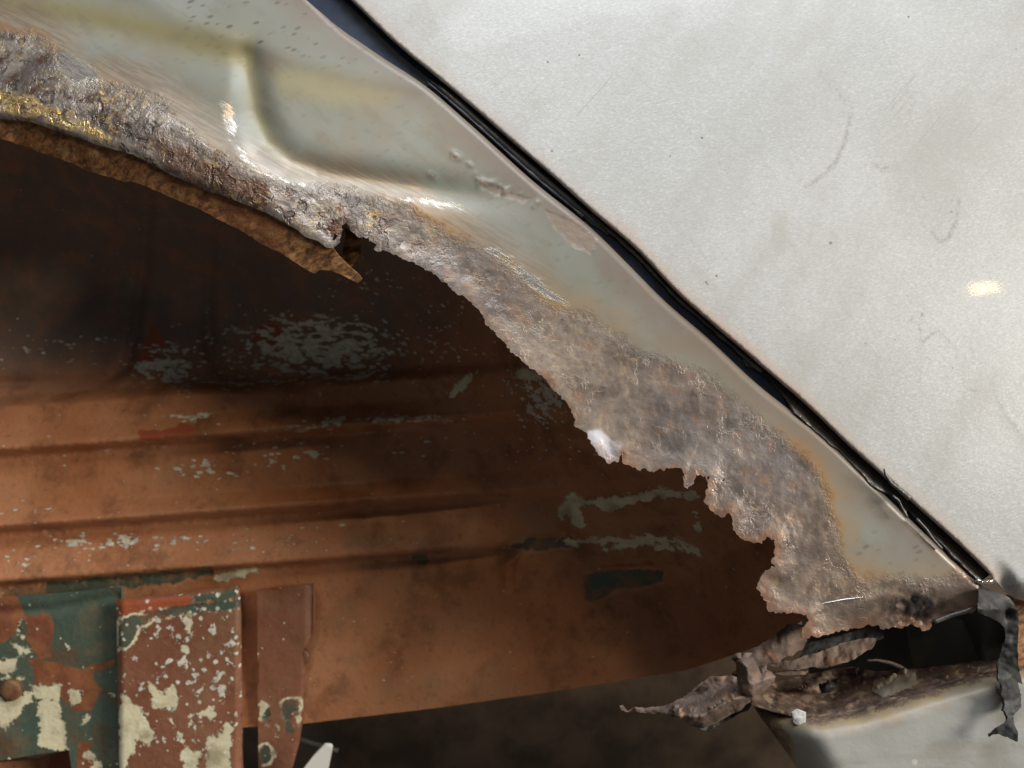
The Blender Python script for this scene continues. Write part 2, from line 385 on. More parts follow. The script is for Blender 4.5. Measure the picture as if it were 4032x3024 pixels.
# ---- old painted inner metal: primer brown with chipped coats
CREAM, GREEN, RED, BROWN = srgb(232, 224, 190), srgb(76, 96, 82), srgb(166, 90, 60), srgb(150, 98, 66)
def mat_inner(name, base_a, base_b, chip_col=CREAM, chip_scale=190, stretch=(.55, 1, 1.25), rough=.5):
    m = M(name)
    big, mid, fn = m.noise(13, 4), m.noise(60, 4, .6), m.noise(300, 3, .6)
    streak = m.noise(34, 5, .7)
    c = m.mix(m.step(big, .36, .64), base_a, base_b)
    c = m.mix(m.mul(m.step(streak, .46, .7), .65), c, srgb(112, 72, 46))
    c = m.mix(m.mul(m.step(m.noise(210, 5, .75), .54, .72), .5), c, srgb(96, 62, 42))
    c = m.mix(m.mul(m.step(m.noise(24, 4, .6), .54, .68), .35), c, srgb(150, 122, 92))
    c = m.mix(m.mul(m.step(fn, .55, .75), .25), c, srgb(176, 128, 92))
    j = m.mul(m.sub(m.noise(150, 5, .65), .5), 46)
    c = m.mix(m.mul(m.attr('uppergrey'), m.step(mid, .30, .60, .6, 1.0)), c, srgb(112, 106, 102))  # grey tone mixed in towards the top of the housing
    red = m.step(m.add(m.attr('red'), j), -3, 3); c = m.mix(red, c, RED)
    gsd = m.add(m.attr('green'), m.mul(m.sub(m.noise(90, 5, .7), .5), 70))
    # cream undercoat shows as a broken rim round the green
    rimn = m.mul(m.step(m.math('ABSOLUTE', m.add(gsd, 6)), 9, 3), m.step(m.noise(60, 2), .46, .56))
    c = m.mix(m.mul(rimn, m.attr('rims')), c, chip_col)
    g = m.mul(m.step(gsd, -4, 6), m.step(m.noise(48, 4, .6), .34, .54, .35, 1.0)); c = m.mix(g, c, m.mix(m.step(mid, .4, .6), GREEN, srgb(92, 98, 82)))
    br = m.step(m.add(m.attr('brown'), j), -3, 3); c = m.mix(br, c, m.mix(m.step(mid, .4, .6), BROWN, srgb(128, 78, 56)))
    crs = m.add(m.attr('cream'), m.add(m.mul(m.sub(m.noise(260, 5, .7), .5), 60), m.mul(m.sub(m.noise(75, 4, .65), .5), 84)))
    cr = m.step(crs, -2, 4)
    cc = m.mix(m.step(mid, .45, .7), chip_col, srgb(178, 166, 138))
    c = m.mix(cr, c, cc)
    wm = m.step(m.add(m.noise(chip_scale*.9, 4, .62, vec=m.P(stretch), dist=.3), m.mul(m.attr('chip'), .245)), .73, .77)
    v = m.add(m.voro(chip_scale, vec=m.P(stretch)), m.mul(m.sub(m.noise(chip_scale*1.5, 3, .6), .5), .75))
    ch = m.mx(wm, m.step(m.sub(v, m.mul(m.attr('chip'), .34)), .02, -.03))
    c = m.mix(ch, c, m.mix(m.step(fn, .4, .6), srgb(232, 228, 214), srgb(206, 200, 184)))
    coat = m.mx(m.mx(cr, ch), g)
    nrm = m.bump(m.add(m.mul(coat, .6), m.add(m.mul(fn, .45), m.mul(mid, .6))), .0012, .8)
    return m.out(c, m.step(mid, .3, .7, rough-.06, rough+.08), 0, nrm, .45)

def mat_plain(name, a, b, scale=60, rough=.5, bump=.0004, metal=0, spec=.5, stretch=None):
    m = M(name); n, f = m.noise(scale, 4, .6, vec=m.P(stretch) if stretch else None), m.noise(scale*5, 3, .6)
    c = m.mix(m.step(n, .36, .64), a, b)
    return m.out(c, m.step(f, .3, .7, rough-.07, rough+.07), metal, m.bump(m.add(n, m.mul(f, .4)), bump, .8), spec)

def mat_sill():
    m = M('sill_paint')
    R = m.attr('rust'); n, b, f = m.noise(80, 5, .65), m.noise(14, 3), m.noise(420, 2)
    p = m.mix(m.step(b, .36, .64), srgb(158, 158, 156), srgb(170, 170, 167))
    p = m.mix(m.mul(m.step(m.noise(1, 4, .65, vec=m.P((18, 40, 60))), .48, .68), .4), p, srgb(132, 122, 108))
    sp = m.mul(m.step(m.voro(48), .15, .08), m.step(m.noise(26, 1), .54, .6)); p = m.mix(m.mul(sp, .8), p, srgb(98, 76, 64))
    wh = m.mul(m.step(m.voro(90), .16, .08), m.step(m.noise(40, 1), .58, .64)); p = m.mix(m.mul(wh, .7), p, srgb(205, 202, 190))
    y = m.step(m.add(R, m.mul(m.sub(n, .5), 120)), -75, 5); p = m.mix(m.mul(y, .8), p, m.mix(m.step(m.noise(45, 3), .4, .6), srgb(168, 140, 92), srgb(150, 132, 104)))
    r = m.step(m.add(R, m.mul(m.sub(n, .5), 70)), -6, 14)
    rc = m.mix(m.step(n, .4, .62), srgb(84, 68, 60), srgb(132, 110, 98)); rc = m.mix(m.mul(m.step(m.noise(150, 4), .55, .66), .7), rc, srgb(170, 152, 120))
    c = m.mix(r, p, rc)
    return m.out(c, m.add(m.step(b, .3, .7, .40, .52), m.mul(r, .2)), .05, m.bump(m.add(m.mul(m.mul(n, r), 1.0), m.add(m.mul(f, .10), m.mul(n, .15))), .0012, .8), .4)

MT = dict(
    door=mat_door(), quarter=mat_quarter(), flange=mat_flange(), flake=mat_flake(), sill=mat_sill(),
    inner=mat_inner('primer_brown_inner_metal', srgb(180, 118, 80), srgb(194, 136, 98)),
    bracket=mat_inner('chipped_bracket_paint', srgb(134, 88, 68), srgb(148, 98, 76), chip_scale=150, stretch=(1, 1, 1)),
    greenplate=mat_inner('chipped_green_paint', srgb(84, 98, 84), srgb(74, 94, 84), chip_scale=150, stretch=(1, 1, 1)),
    rubber=mat_plain('black_seal_rubber', srgb(60, 66, 76), srgb(78, 82, 90), 90, .38, .0003, spec=.6),
    channel=mat_plain('dark_gap_paint', srgb(44, 55, 74), srgb(52, 63, 82), 40, .6, .0002, spec=.2),
    oldrubber=mat_plain('greyed_seal_rubber', srgb(70, 70, 69), srgb(98, 95, 90), 120, .33, .0006, spec=.5),
    tar=mat_plain('cracked_black_sealer', srgb(44, 45, 46), srgb(70, 70, 69), 90, .55, .0009, spec=.3),
    box=mat_plain('inner_box_paint', srgb(96, 101, 97), srgb(118, 119, 111), 35, .5, .0004),
    under=mat_plain('underbody_coating', srgb(72, 58, 46), srgb(104, 86, 68), 22, .6, .0008),
    chrome=mat_plain('bright_clip_metal', srgb(196, 194, 190), srgb(222, 220, 216), 60, .2, .0001, metal=.9),
    white=mat_plain('white_paint', srgb(226, 224, 216), srgb(236, 234, 228), 30, .5, .0002),
    chipwhite=mat_plain('white_filler', srgb(186, 188, 190), srgb(206, 206, 206), 200, .5, .0006),
    floor=mat_plain('concrete', srgb(70, 68, 65), srgb(82, 80, 76), 14, .8, .002),
    bolt=mat_plain('rusty_bolt_head', srgb(112, 78, 54), srgb(146, 108, 78), 160, .5, .0008, metal=.2),
)

# ------------------------------------------------------------------ traced lines (photo pixels)
DOOR_EDGE = [(700, -610), (1060, -290), (1382, 0), (1553, 171), (1711, 297), (1870, 430), (2028, 570), (2186, 703), (2344, 848), (2471, 949), (2572, 1050),
    (2632, 1127), (2790, 1266), (2917, 1373), (3062, 1500), (3170, 1589), (3278, 1696), (3392, 1804), (3518, 1911), (3619, 2006), (3708, 2082), (3803, 2170), (3898, 2265)]
GAP_EDGE = [(500, -560), (900, -270), (1234, 0), (1297, 78), (1351, 120), (1452, 190), (1572, 272), (1654, 316), (1756, 405), (1857, 494), (1933, 563), (2091, 709), (2186, 785),
    (2313, 880), (2376, 943), (2471, 1038), (2632, 1203), (2759, 1304), (2854, 1392), (2948, 1487), (3075, 1589), (3170, 1658), (3265, 1734), (3423, 1890),
    (3575, 2037), (3708, 2164), (3803, 2252), (3847, 2290)]
def smooth_line(L, step=30, win=7):
    P = resample(L, step); k = win//2; Q = np.pad(P, ((k, k), (0, 0)), mode='reflect', reflect_type='odd')
    return [tuple(Q[i:i+win].mean(0)) for i in range(len(P))]
DOOR_EDGE = smooth_line(DOOR_EDGE); GAP_EDGE = smooth_line(GAP_EDGE)
CREASE = [(-700, 400), (-350, 425), (0, 468), (127, 481), (253, 525), (380, 570), (525, 608), (665, 684), (823, 753), (918, 785), (1044, 835), (1171, 905), (1200, 932), (1251, 949), (1286, 975), (1311, 977)]
TORN = [(1342, 954), (1352, 906), (1347, 889), (1365, 878), (1377, 901), (1400, 919), (1418, 932), (1433, 929), (1448, 937), (1453, 952), (1468, 957), (1484, 962), (1473, 982), (1486, 992),
    (1504, 985), (1529, 992), (1549, 1005), (1580, 1013), (1605, 1028), (1636, 1043), (1705, 1082), (1756, 1114), (1794, 1152), (1838, 1177), (1857, 1203), (1901, 1241), (1914, 1278), (1952, 1316),
    (1990, 1354), (2028, 1399), (2072, 1437), (2117, 1468), (2148, 1494), (2180, 1538), (2211, 1563), (2249, 1614), (2268, 1684), (2306, 1703), (2320, 1730), (2344, 1779), (2389, 1823), (2436, 1818),
    (2446, 1790), (2452, 1822), (2503, 1842), (2522, 1856), (2545, 1846), (2572, 1862), (2596, 1846), (2610, 1854), (2640, 1842), (2683, 1842), (2695, 1867), (2694, 1905), (2706, 1922), (2724, 1908), (2740, 1867), (2778, 1874), (2784, 1912), (2771, 1969),
    (2803, 2013), (2841, 2038), (2866, 2022), (2873, 2020), (2884, 2060), (2898, 2101), (2930, 2126), (2999, 2142), (3018, 2113), (3053, 2126), (3050, 2183), (3037, 2208), (3053, 2234), (3012, 2246), (2993, 2278), (2977, 2316),
    (3005, 2354), (3024, 2404), (3075, 2417), (3176, 2420), (3183, 2449), (3157, 2474), (3157, 2512), (3265, 2499), (3347, 2474), (3455, 2458), (3480, 2480), (3518, 2468), (3552, 2474), (3581, 2461), (3612, 2472), (3630, 2486), (3660, 2480), (3668, 2452),
    (3683, 2446), (3771, 2423), (3835, 2404), (3854, 2379), (3860, 2328)]
RUSTLINE = [(-700, 60), (-300, 100), (0, 127), (127, 139), (190, 190), (230, 300), (270, 345), (405, 335), (538, 367), (633, 418), (700, 490), (760, 557), (855, 614), (1013, 696), (1108, 728), (1171, 747), (1319, 747), (1395, 760),
    (1522, 798), (1604, 817), (1692, 886), (1794, 950), (1933, 1018), (2028, 1095), (2110, 1165), (2186, 1222), (2313, 1253), (2408, 1316), (2503, 1380), (2598, 1424), (2683, 1440), (2790, 1481), (2885, 1570), (2980, 1652), (3075, 1728),
    (3170, 1810), (3221, 1886), (3252, 1962), (3265, 2020), (3284, 2069), (3303, 2177), (3341, 2240), (3373, 2285), (3518, 2282), (3640, 2300), (3708, 2284), (3803, 2252), (3900, 2240)]
GROOVE_A = [(968, 225), (984, 320), (1003, 430), (1055, 560), (1150, 640), (1300, 688), (1500, 715), (1750, 752), (2000, 790), (2180, 822)]
GROOVE_B = [(-700, 0), (-50, 55), (250, 95), (500, 145), (750, 208), (975, 262)]
RIDGE_C = [(420, -120), (700, 70), (1000, 188), (1350, 280), (1640, 335)]

def body(py):
    z = CAM_Z - (py-1512)*SC
    return .09*(z-.45) + (z-.47)**2/2.6

# ------------------------------------------------------------------ the car (one thing)
car = bpy.data.objects.new('car', None); COL.objects.link(car); car.location = (0, 0, 0)
car['label'] = 'old pale grey car with a rusted-through rear wheel arch and sill corner'; car['category'] = 'car'

# ---- door
DOOR_OUT = DOOR_EDGE + [(3917, 2282), (3935, 2302), (3955, 2335), (4000, 2358), (4050, 2370), (4300, 2392), (4900, 2400), (4900, -610)]
BOTTOM = [(3898, 2265), (3917, 2282), (3935, 2302), (3955, 2335), (4000, 2358), (4050, 2370), (4300, 2392), (4900, 2400)]
def y_door(px, py):
    d, _, _ = dline(px, py, DOOR_EDGE); b, _, _ = dline(px, py, BOTTOM)
    y = body(py) - .0035
    y = y + .0022*np.clip(1-d/12, 0, 1)**2 + .012*np.clip(1-b/85, 0, 1)**2*sstep(3890, 3990, px)
    return y + .0005*fbm(px, py, 420, 3, 2)
def smear(px, py):
    arcs = [(zz(2632, 0, K1, [(1135, 690), (1130, 760), (1090, 900), (1040, 1010), (960, 1090), (900, 1140), (850, 1160)]), 9, 1.0),
            (zz(2632, 0, K1, [(740, 980), (780, 1060), (830, 1150)]), 5, .5), (zz(2632, 0, K1, [(1280, 1030), (1340, 1050), (1420, 1030)]), 16, .75),
            (zz(2632, 0, K1, [(1810, 1250), (1790, 1380), (1740, 1480), (1690, 1505), (1640, 1440)]), 10, .95), (zz(2632, 0, K1, [(1690, 1500), (1680, 1570)]), 4, .6),
            (zz(2632, 0, K1, [(960, 460), (1040, 560), (1130, 640)]), 20, .35), (zz(2632, 0, K1, [(1480, 560), (1520, 640), (1480, 780)]), 9, .5), (zz(2632, 0, K1, [(1580, 1200), (1600, 1260)]), 10, .5),
            (zz(2632, 1000, K1, [(1555, 430), (1565, 500), (1580, 560), (1620, 510), (1670, 480)]), 5, .95), (zz(2632, 1000, K1, [(1520, 390), (1500, 420)]), 7, .8), (zz(2632, 1000, K1, [(1580, 370), (1581, 382)]), 8, 1.2),
            (zz(2632, 1000, K1, [(1640, 440), (1720, 520), (1800, 595)]), 4, .6), (zz(2632, 1000, K1, [(2030, 880), (2100, 1000), (2212, 1160)]), 8, .55), (zz(2632, 1000, K1, [(1860, 840), (1900, 850), (1980, 855)]), 6, .6),
            (zz(2632, 1000, K1, [(1560, 590), (1640, 670)]), 4, .5), (zz(2632, 1000, K1, [(960, 0), (1100, 150), (1310, 370)]), 2.5, .45), (zz(2632, 0, K1, [(40, 700), (350, 1060), (700, 1460), (880, 1659)]), 2.5, .55),
            (zz(2632, 0, K1, [(0, 1330), (270, 1659)]), 3, .5), (zz(1300, 0, K1, [(1500, 20), (1700, 240), (2212, 780)]), 2.5, .35),
            (zz(3200, 2150, K5, [(2010, 500), (2050, 440), (2120, 410), (2212, 400)]), 6, .7)]
    r = np.zeros(px.shape)
    for l, wd, s in arcs:
        d, _, t = dline(px, py, l); r = np.maximum(r, s*np.clip(1.4-d/wd, 0, 1)*(.55+.45*np.sin(np.pi*np.clip(t, .08, .92))))
    return r
def wipe(px, py):
    d1 = sdmax(px, py, [zz(2632, 0, K1, [(640, 1300), (740, 1320), (730, 1560), (690, 1590), (640, 1500)]), zz(2632, 1000, K1, [(130, 90), (190, 75), (330, 230), (240, 230)]), zz(2632, 1000, K1, [(2010, 900), (2212, 1150), (2212, 1250), (2050, 1000)])])
    d2 = sdmax(px, py, [zz(2632, 0, K1, [(960, 460), (1130, 640), (1140, 760), (1040, 1010), (900, 1150), (800, 1080), (730, 900), (720, 650), (820, 500)]), zz(2632, 0, K1, [(1480, 560), (1640, 900), (1810, 1250), (1740, 1480), (1640, 1440), (1560, 1150), (1440, 1000), (1280, 1030), (1240, 800)])])
    return np.maximum(sstep(-10, 8, d1), .5*sstep(-60, 60, d2))
def rusty(px, py):
    t = np.interp(px, [1300, 1700, 2250, 2450, 2800, 3000, 3200, 3500, 3900], [.25, .45, .3, .9, 1.0, 1.0, .8, .5, .8])
    return t
hemd = lambda px, py: np.minimum(dline(px, py, DOOR_EDGE)[0], 400)
door = sheet('door', jag(DOOR_EDGE, 1.6, 20, 3) + DOOR_OUT[len(DOOR_EDGE):], 9.5, y_door, .0018, MT['door'], car, dict(smear=smear, wipe=wipe, hem=hemd, rusty=rusty))
door['label'] = 'smooth silvery door skin with finger smears'
# a folded hem strip behind the edge gives the door its thickness
L = resample([(x+6, y-5) for x, y in DOOR_EDGE[1:]], 18)
tube('door_hem', L, body(L[:, 1])+.0016, .0008*(1+.5*fbm(L[:, 0], L[:, 1], 60, 5)), MT['flange'], door, 8, 1.2)

# ---- gap channel and seals
CH = [(x-60, y+50) for x, y in GAP_EDGE]
CH2 = [(x+70, y-50) for x, y in DOOR_EDGE][::-1]
sheet('gap_channel', CH+CH2, 26, lambda px, py: body(py)+.0040+.0008*fbm(px, py, 120, 3), .001, MT['channel'], car)
def mid_at(x0, x1, step=16, off=0.0):
    xs = np.arange(x0, x1, step); D = np.array(DOOR_EDGE); G = np.array(GAP_EDGE)
    u = lambda A: (A[:, 0]+A[:, 1]*.0)
    # walk the door edge and project to the middle of the slot
    P = resample(DOOR_EDGE, step); P = P[(P[:, 0] >= x0) & (P[:, 0] <= x1)]
    R = resample(GAP_EDGE, 4)
    out = []
    for p in P:
        q = R[np.argmin(np.hypot(R[:, 0]-p[0], R[:, 1]-p[1]))]; out.append(p*(.5-off)+q*(.5+off))
    return np.array(out)
L = mid_at(1700, 2420); t = np.linspace(0, 1, len(L))
tube('door_seal', L, body(L[:, 1])+.0036, .0024*np.clip(np.minimum(t, 1-t)*14, .35, 1)*(1+.12*fbm(L[:, 0], L[:, 1], 70, 2)), MT['rubber'], car, 14, .8)
L = mid_at(1700, 2330, 14, .22)
tube('seal_lip', L, body(L[:, 1])+.0020, .0007*(1+.9*fbm(L[:, 0], L[:, 1], 30, 8)), MT['rubber'], car, 8)
L = mid_at(2330, 3010, 12, -.30)
tube('seal_lip', L, body(L[:, 1])+.0024, .0012*(1+.8*fbm(L[:, 0], L[:, 1], 40, 9)), MT['oldrubber'], car, 8)
low_edge = zz(2632, 1000, K1, [(430, 590), (490, 690), (560, 720), (600, 745), (650, 800), (700, 850), (745, 915), (785, 990), (830, 1025), (900, 1090), (960, 1140), (1010, 1185), (1060, 1215), (1110, 1275), (1160, 1320), (1230, 1390), (1262, 1440), (1390, 1500), (1440, 1530), (1470, 1600), (1490, 1640), (1480, 1600), (1500, 1590)]) + [(3640, 2075), (3708, 2140), (3790, 2225), (3850, 2284)]
up_edge = [(x-4, y+5) for x, y in DOOR_EDGE if x > 2900]
strip = jag(low_edge, 5, 9, 12) + [(3884, 2270)] + up_edge[::-1][1:]
def y_strip(px, py):
    d, _, _ = dline(px, py, up_edge)
    return body(py) + .0020 + .0016*np.cos(np.clip(d, 0, 90)/14.0) + .0007*fbm(px, py, 40, 4)
sheet('torn_seal_strip', strip, 8, y_strip, .0012, MT['oldrubber'], car)
L = zz(2632, 1000, K1, [(1340, 1335), (1350, 1375), (1385, 1425), (1430, 1460), (1500, 1520)])
tube('peeled_seal_thread', resample(L, 7), -.001, np.linspace(.0004, .0013, len(resample(L, 7))), MT['oldrubber'], car, 8)
L = zz(2632, 1000, K1, [(1395, 1505), (1430, 1530), (1450, 1575), (1485, 1635)])
tube('peeled_seal_thread', resample(L, 7), -.001, .0006, MT['oldrubber'], car, 8)
L = zz(2632, 1974, K1, [(1545, 110), (1600, 170), (1650, 240), (1700, 295)])
tube('peeled_seal_thread', resample(L, 7), .001, .0007, MT['oldrubber'], car, 8)
tube('seal_end_clip', [(3843, 2284), (3862, 2292), (3890, 2290), (3912, 2286)], .0, [.0011, .0012, .0014, .0012], MT['chrome'], car, 10)

# ---- quarter panel with the rotten arch
tj = jag(TORN, 9, 6, 21, fine=1.2)
Q_OUT = GAP_EDGE + [(3860, 2328)] + tj[::-1][1:] + jag(CREASE, 3, 14, 5)[::-1]
EDGE_ALL = CREASE + TORN
def y_quarter(px, py):
    g, _, _ = dline(px, py, GAP_EDGE); a, _, _ = dline(px, py, EDGE_ALL); r, s, _ = dline(px, py, RUSTLINE)
    rin = r*s
    y = body(py) + .0005
    y = y + .0020*np.clip(1-g/24, 0, 1)**2
    ga, _, ta = dline(px, py, GROOVE_A); gb, _, tb = dline(px, py, GROOVE_B); rc, sc_, _ = dline(px, py, RIDGE_C)
    ea, eb = .0040*np.exp(-(ga/56)**2)*sstep(1.0, .60, ta), .0030*np.exp(-(gb/72)**2)
    y = y + np.sqrt(ea**2+eb**2+1e-9)
    # the pad inside the bead stands a little proud; the face above the ridge leans back
    y = y - .0005*np.exp(-(rc/40)**2) + .0030*sstep(0, 260, -rc*sc_)*sstep(1800, 1300, px)
    # arch flare: the lip swells toward the viewer at the left and rolls under at the crease
    lf = sstep(1500, 900, px)
    y = y - .0060*sstep(330, 80, a)*lf + .0020*np.clip(1-a/40, 0, 1)**2.2*lf
    # right of the tear the thin metal curls slightly outward
    y = y - .0020*np.exp(-(a/60)**2)*(1-lf)
    # lower return: below the fold line at the bottom corner the metal tucks in
    fold = [(3290, 2395), (3373, 2372), (3450, 2340), (3700, 2318), (3860, 2300)]
    fd, fs, _ = dline(px, py, fold)
    y = y + .0075*sstep(0, 120, fd*fs)*sstep(3180, 3420, px)
    inr = sstep(-10, 25, rin)
    y = y + inr*(.00035*fbm(px, py, 34, 6, 3) + .0006*fbm(px, py, 150, 7, 2))
    cr = sd(px, py, CRUST); y = y - sstep(-25, 30, cr)*(.0006+.0026*fbm(px, py, 46, 31, 4, .6))
    # blisters near the gap
    y = y - sstep(-25, 25, sd(px, py, BLZ))*np.clip(.0024*fbm(px*.8+py*.4, py, 30, 61, 3), 0, 1)
    for bx, by, br, bh in BLISTERS: y = y - bh*np.exp(-(((px-bx)*.8+(py-by)*.6)**2/(br*1.7)**2 + ((py-by)*.8-(px-bx)*.6)**2/br**2))
    return y
CRUST = zz(3200, 2150, K5, [(745, 660), (800, 590), (900, 520), (1100, 480), (1250, 490), (1340, 600), (1300, 720), (1240, 800), (1100, 840), (900, 860), (800, 830)])
BLISTERS = [(1795, 612, 13, .0009), (1850, 648, 7, .0008), (1700, 692, 12, .0006)]
BLZ = [(1870, 690), (1960, 720), (2060, 755), (2130, 800), (2090, 820), (1980, 790), (1890, 740)]
GROUND = [zz(0, 0, K1, [(340, 260), (480, 360), (600, 440), (660, 540), (560, 560), (430, 520), (330, 400)]),
          zz(0, 0, K1, [(1380, 640), (1440, 640), (1470, 760), (1470, 860), (1420, 820), (1390, 720)]),
          zz(0, 0, K1, [(1420, 850), (1480, 870), (1560, 1000), (1680, 1080), (1850, 1130), (2060, 1160), (2212, 1180), (2280, 1210), (2212, 1250), (2000, 1200), (1800, 1150), (1600, 1090), (1480, 960)]),
          zz(0, 0, K1, [(900, 680), (1050, 700), (1180, 800), (1300, 900), (1360, 970), (1250, 900), (1080, 800)]),
          zz(1300, 0, K1, [(350, 1225), (600, 1235), (780, 1270), (840, 1300), (700, 1290), (560, 1265), (400, 1250)]),
          zz(1300, 1000, K1, [(950, -40), (1150, 120), (1330, 270), (1500, 330), (1420, 260), (1250, 130), (1080, -20)])]
def ground_(px, py): return np.maximum(sdmax(px, py, GROUND), -300)
def rust_(px, py):
    r, s, _ = dline(px, py, RUSTLINE); return np.clip(r*s, -400, 400)
def left_(px, py): return sstep(1900, 1300, px)
def olive_(px, py):
    b, s, _ = dline(px, py, GROOVE_B); a, _, ta = dline(px, py, GROOVE_A)
    o = np.exp(-((b*s+50)/60)**2)*(px < 1000) + .7*np.exp(-(a/42)**2)*sstep(.85, .5, ta)
    pad = sdmax(px, py, [[(1080, 270), (1300, 300), (1560, 370), (1500, 420), (1300, 400), (1100, 360)]])
    return np.clip(o + .8*sstep(-50, 30, pad), 0, 1)
def pepper_(px, py):
    c, s, _ = dline(px, py, RIDGE_C); lowp = sdmax(px, py, [[(3300, 1900), (3600, 2080), (3760, 2240), (3400, 2250), (3320, 2150)]])
    return np.clip(sstep(-10, 40, -c*s)*(px < 1700)*.9 + .2 + .6*sstep(-20, 40, lowp), 0, 1)
def blister_(px, py):
    r = np.full(px.shape, -60.0)
    for bx, by, br, bh in BLISTERS: r = np.maximum(r, br*1.3-np.hypot(px-bx, py-by))
    r = np.maximum(r, sdmax(px, py, [[(1880, 690), (1980, 740), (2090, 780), (2060, 800), (1950, 770), (1880, 730)], [(2150, 830), (2260, 870), (2360, 930), (2330, 1010), (2240, 960), (2170, 880)]])*.6)
    return r
BARE_GLINT = [(-700, 300), (0, 348), (130, 378), (300, 445), (470, 548), (420, 575), (250, 512), (120, 468), (0, 445), (-700, 375)]
BRIGHT = zz(1300, 1000, K1, [(1600, 1100), (1680, 1090), (1750, 1160), (1810, 1195), (1800, 1290), (1720, 1300), (1660, 1225), (1600, 1150)])
def edge_or(px, py):
    a, _, t = dline(px, py, EDGE_ALL); return .65*np.clip(1-a/60, 0, 1)*sstep(1700, 2050, px)
hole_a = zz(1200, 800, K6, [(428, 565), (445, 520), (460, 470), (512, 500), (490, 540), (455, 590)])
hole_b = zz(2150, 1800, .4295, [(1476, 190), (1485, 172), (1500, 178), (1498, 200), (1484, 210)])
hole_c = zz(2150, 1800, .4295, [(1620, 215), (1628, 190), (1638, 200), (1632, 228)])
quarter = sheet('quarter_panel', Q_OUT, 7.6, y_quarter, .0009, MT['quarter'], car,
    dict(rust=rust_, gap=lambda x, y: np.minimum(dline(x, y, GAP_EDGE)[0], 400), left=left_, lowrust=lambda x, y: sstep(1750, 2300, y), bare_glint=lambda x, y: sd(x, y, BARE_GLINT), brownlip=lambda x, y: sstep(-40, 30, sd(x, y, [(600, 560), (760, 580), (1000, 720), (1100, 800), (1050, 840), (820, 750), (640, 660)])), smear=lambda x, y: sstep(2350, 1900, x), olive=olive_, pepper=pepper_,
         blister=blister_, ground=ground_, bright=lambda x, y: sstep(-6, 8, sd(x, y, BRIGHT)), crust=lambda x, y: sstep(-30, 20, sd(x, y, CRUST)+50*fbm(x, y, 40, 77)), edgeorange=edge_or), holes=[hole_a, hole_b, hole_c])
quarter['label'] = 'pitted rusty quarter panel strip with a torn arch edge'

# return flange under the arch lip
FL_LOW = [(-700, 470), (-350, 500), (0, 544), (127, 589), (253, 633), (380, 684), (538, 722), (696, 785), (823, 842), (1013, 949), (1158, 1030)]
tip = zz(1200, 800, K6, [(0, 1020), (160, 1100), (220, 1040), (300, 1040), (400, 1050), (550, 1100), (700, 1180), (820, 1240), (885, 1170), (830, 1090), (700, 990), (600, 880), (520, 810), (440, 700)])
FL = [(x, y-12) for x, y in CREASE[:-1]] + tip[::-1] + jag(FL_LOW, 9, 12, 8)[::-1]
def y_flange(px, py):
    d, s, _ = dline(px, py, [(x, y-12) for x, y in CREASE] + [(1360, 1020), (1424, 1096)])
    return body(py) + .0006 - .0034*sstep(1500, 900, px) + np.interp(px, [0, 900, 1300], [.0105, .0080, .0045])*np.clip(d/95, 0, 1.5) + .0012*fbm(px, py, 60, 11, 3)
sheet('arch_flange', FL, 8, y_flange, .0010, MT['flange'], quarter)
inner_tab = zz(1200, 800, K6, [(600, 380), (700, 430), (810, 470), (872, 570), (862, 850), (800, 910), (720, 985), (560, 860), (600, 700), (640, 500)])
sheet('torn_inner_layer', jag(inner_tab, 4, 8, 4, True), 6, lambda px, py: body(py)+.0150+.0012*np.sin((py-900)/9.0)+.001*fbm(px, py, 30, 3), .0009, MT['flange'], quarter)

# ---- inner wheel housing
DEEP = .050
def v_of(px, py): return py + .07*px
PROF_V = [-600, 1180, 1480, 1560, 1605, 1690, 1765, 1772, 1803, 1840, 2000, 2068, 2076, 2106, 2140, 2284, 2292, 2312, 2330, 2900, 3400]
PROF_Y = [.150, .150, .146, .142, .122, .118, .1060, .1080, .1235, .1220, .1160, .1030, .1050, .1205, .1180, .1040, .1060, .1190, .1180, .1100, .1080]
WELL_G = [[(-400, 1525), (250, 1505), (430, 1492), (500, 1440), (535, 1310), (565, 1050), (590, 700)], [(830, 800), (822, 1200), (824, 1370), (860, 1460), (960, 1500), (1200, 1505)],
          [(2000, 2290), (2003, 2220), (2040, 2150), (2120, 2128), (2300, 2122)]]
OPENING = [(-2500, 430)] + CREASE[2:] + [(1420, 930), (1700, 1080), (1900, 1240), (2150, 1494), (2290, 1700), (2500, 1850), (2760, 1960), (2930, 2140), (2990, 2320), (3020, 2420), (3040, 2560), (3060, 3900), (-2500, 3900)]
def y_house(px, py):
    v = v_of(px, py); fade = sstep(2300, 1500, px)
    y = np.interp(v, PROF_V, PROF_Y); flat = np.interp(v, [1400, 1560, 1650, 2900], [.147, .142, .117, .111])
    y = flat + (y-flat)*(.30+.70*fade)
    for g in WELL_G: y = y + .0055*np.exp(-(dline(px, py, g)[0]/26)**2)
    pad = sd(px, py, [(2240, 1975), (2420, 1960), (2740, 1950), (2745, 2135), (2400, 2130), (2245, 2130)]); y = y - .0045*sstep(-14, 12, pad)
    y = y - .002*np.exp(-(((px-1490)/30)**2+((py-2085)/26)**2)) + .0018*np.exp(-(((px-1462)/16)**2+((py-2090)/26)**2))
    f = sstep(520, -330, sd(px, py, OPENING))
    y = (y+DEEP)*(1-f) + (body(py)+.030)*f
    return y + .0012*fbm(px, py, 260, 9, 3)
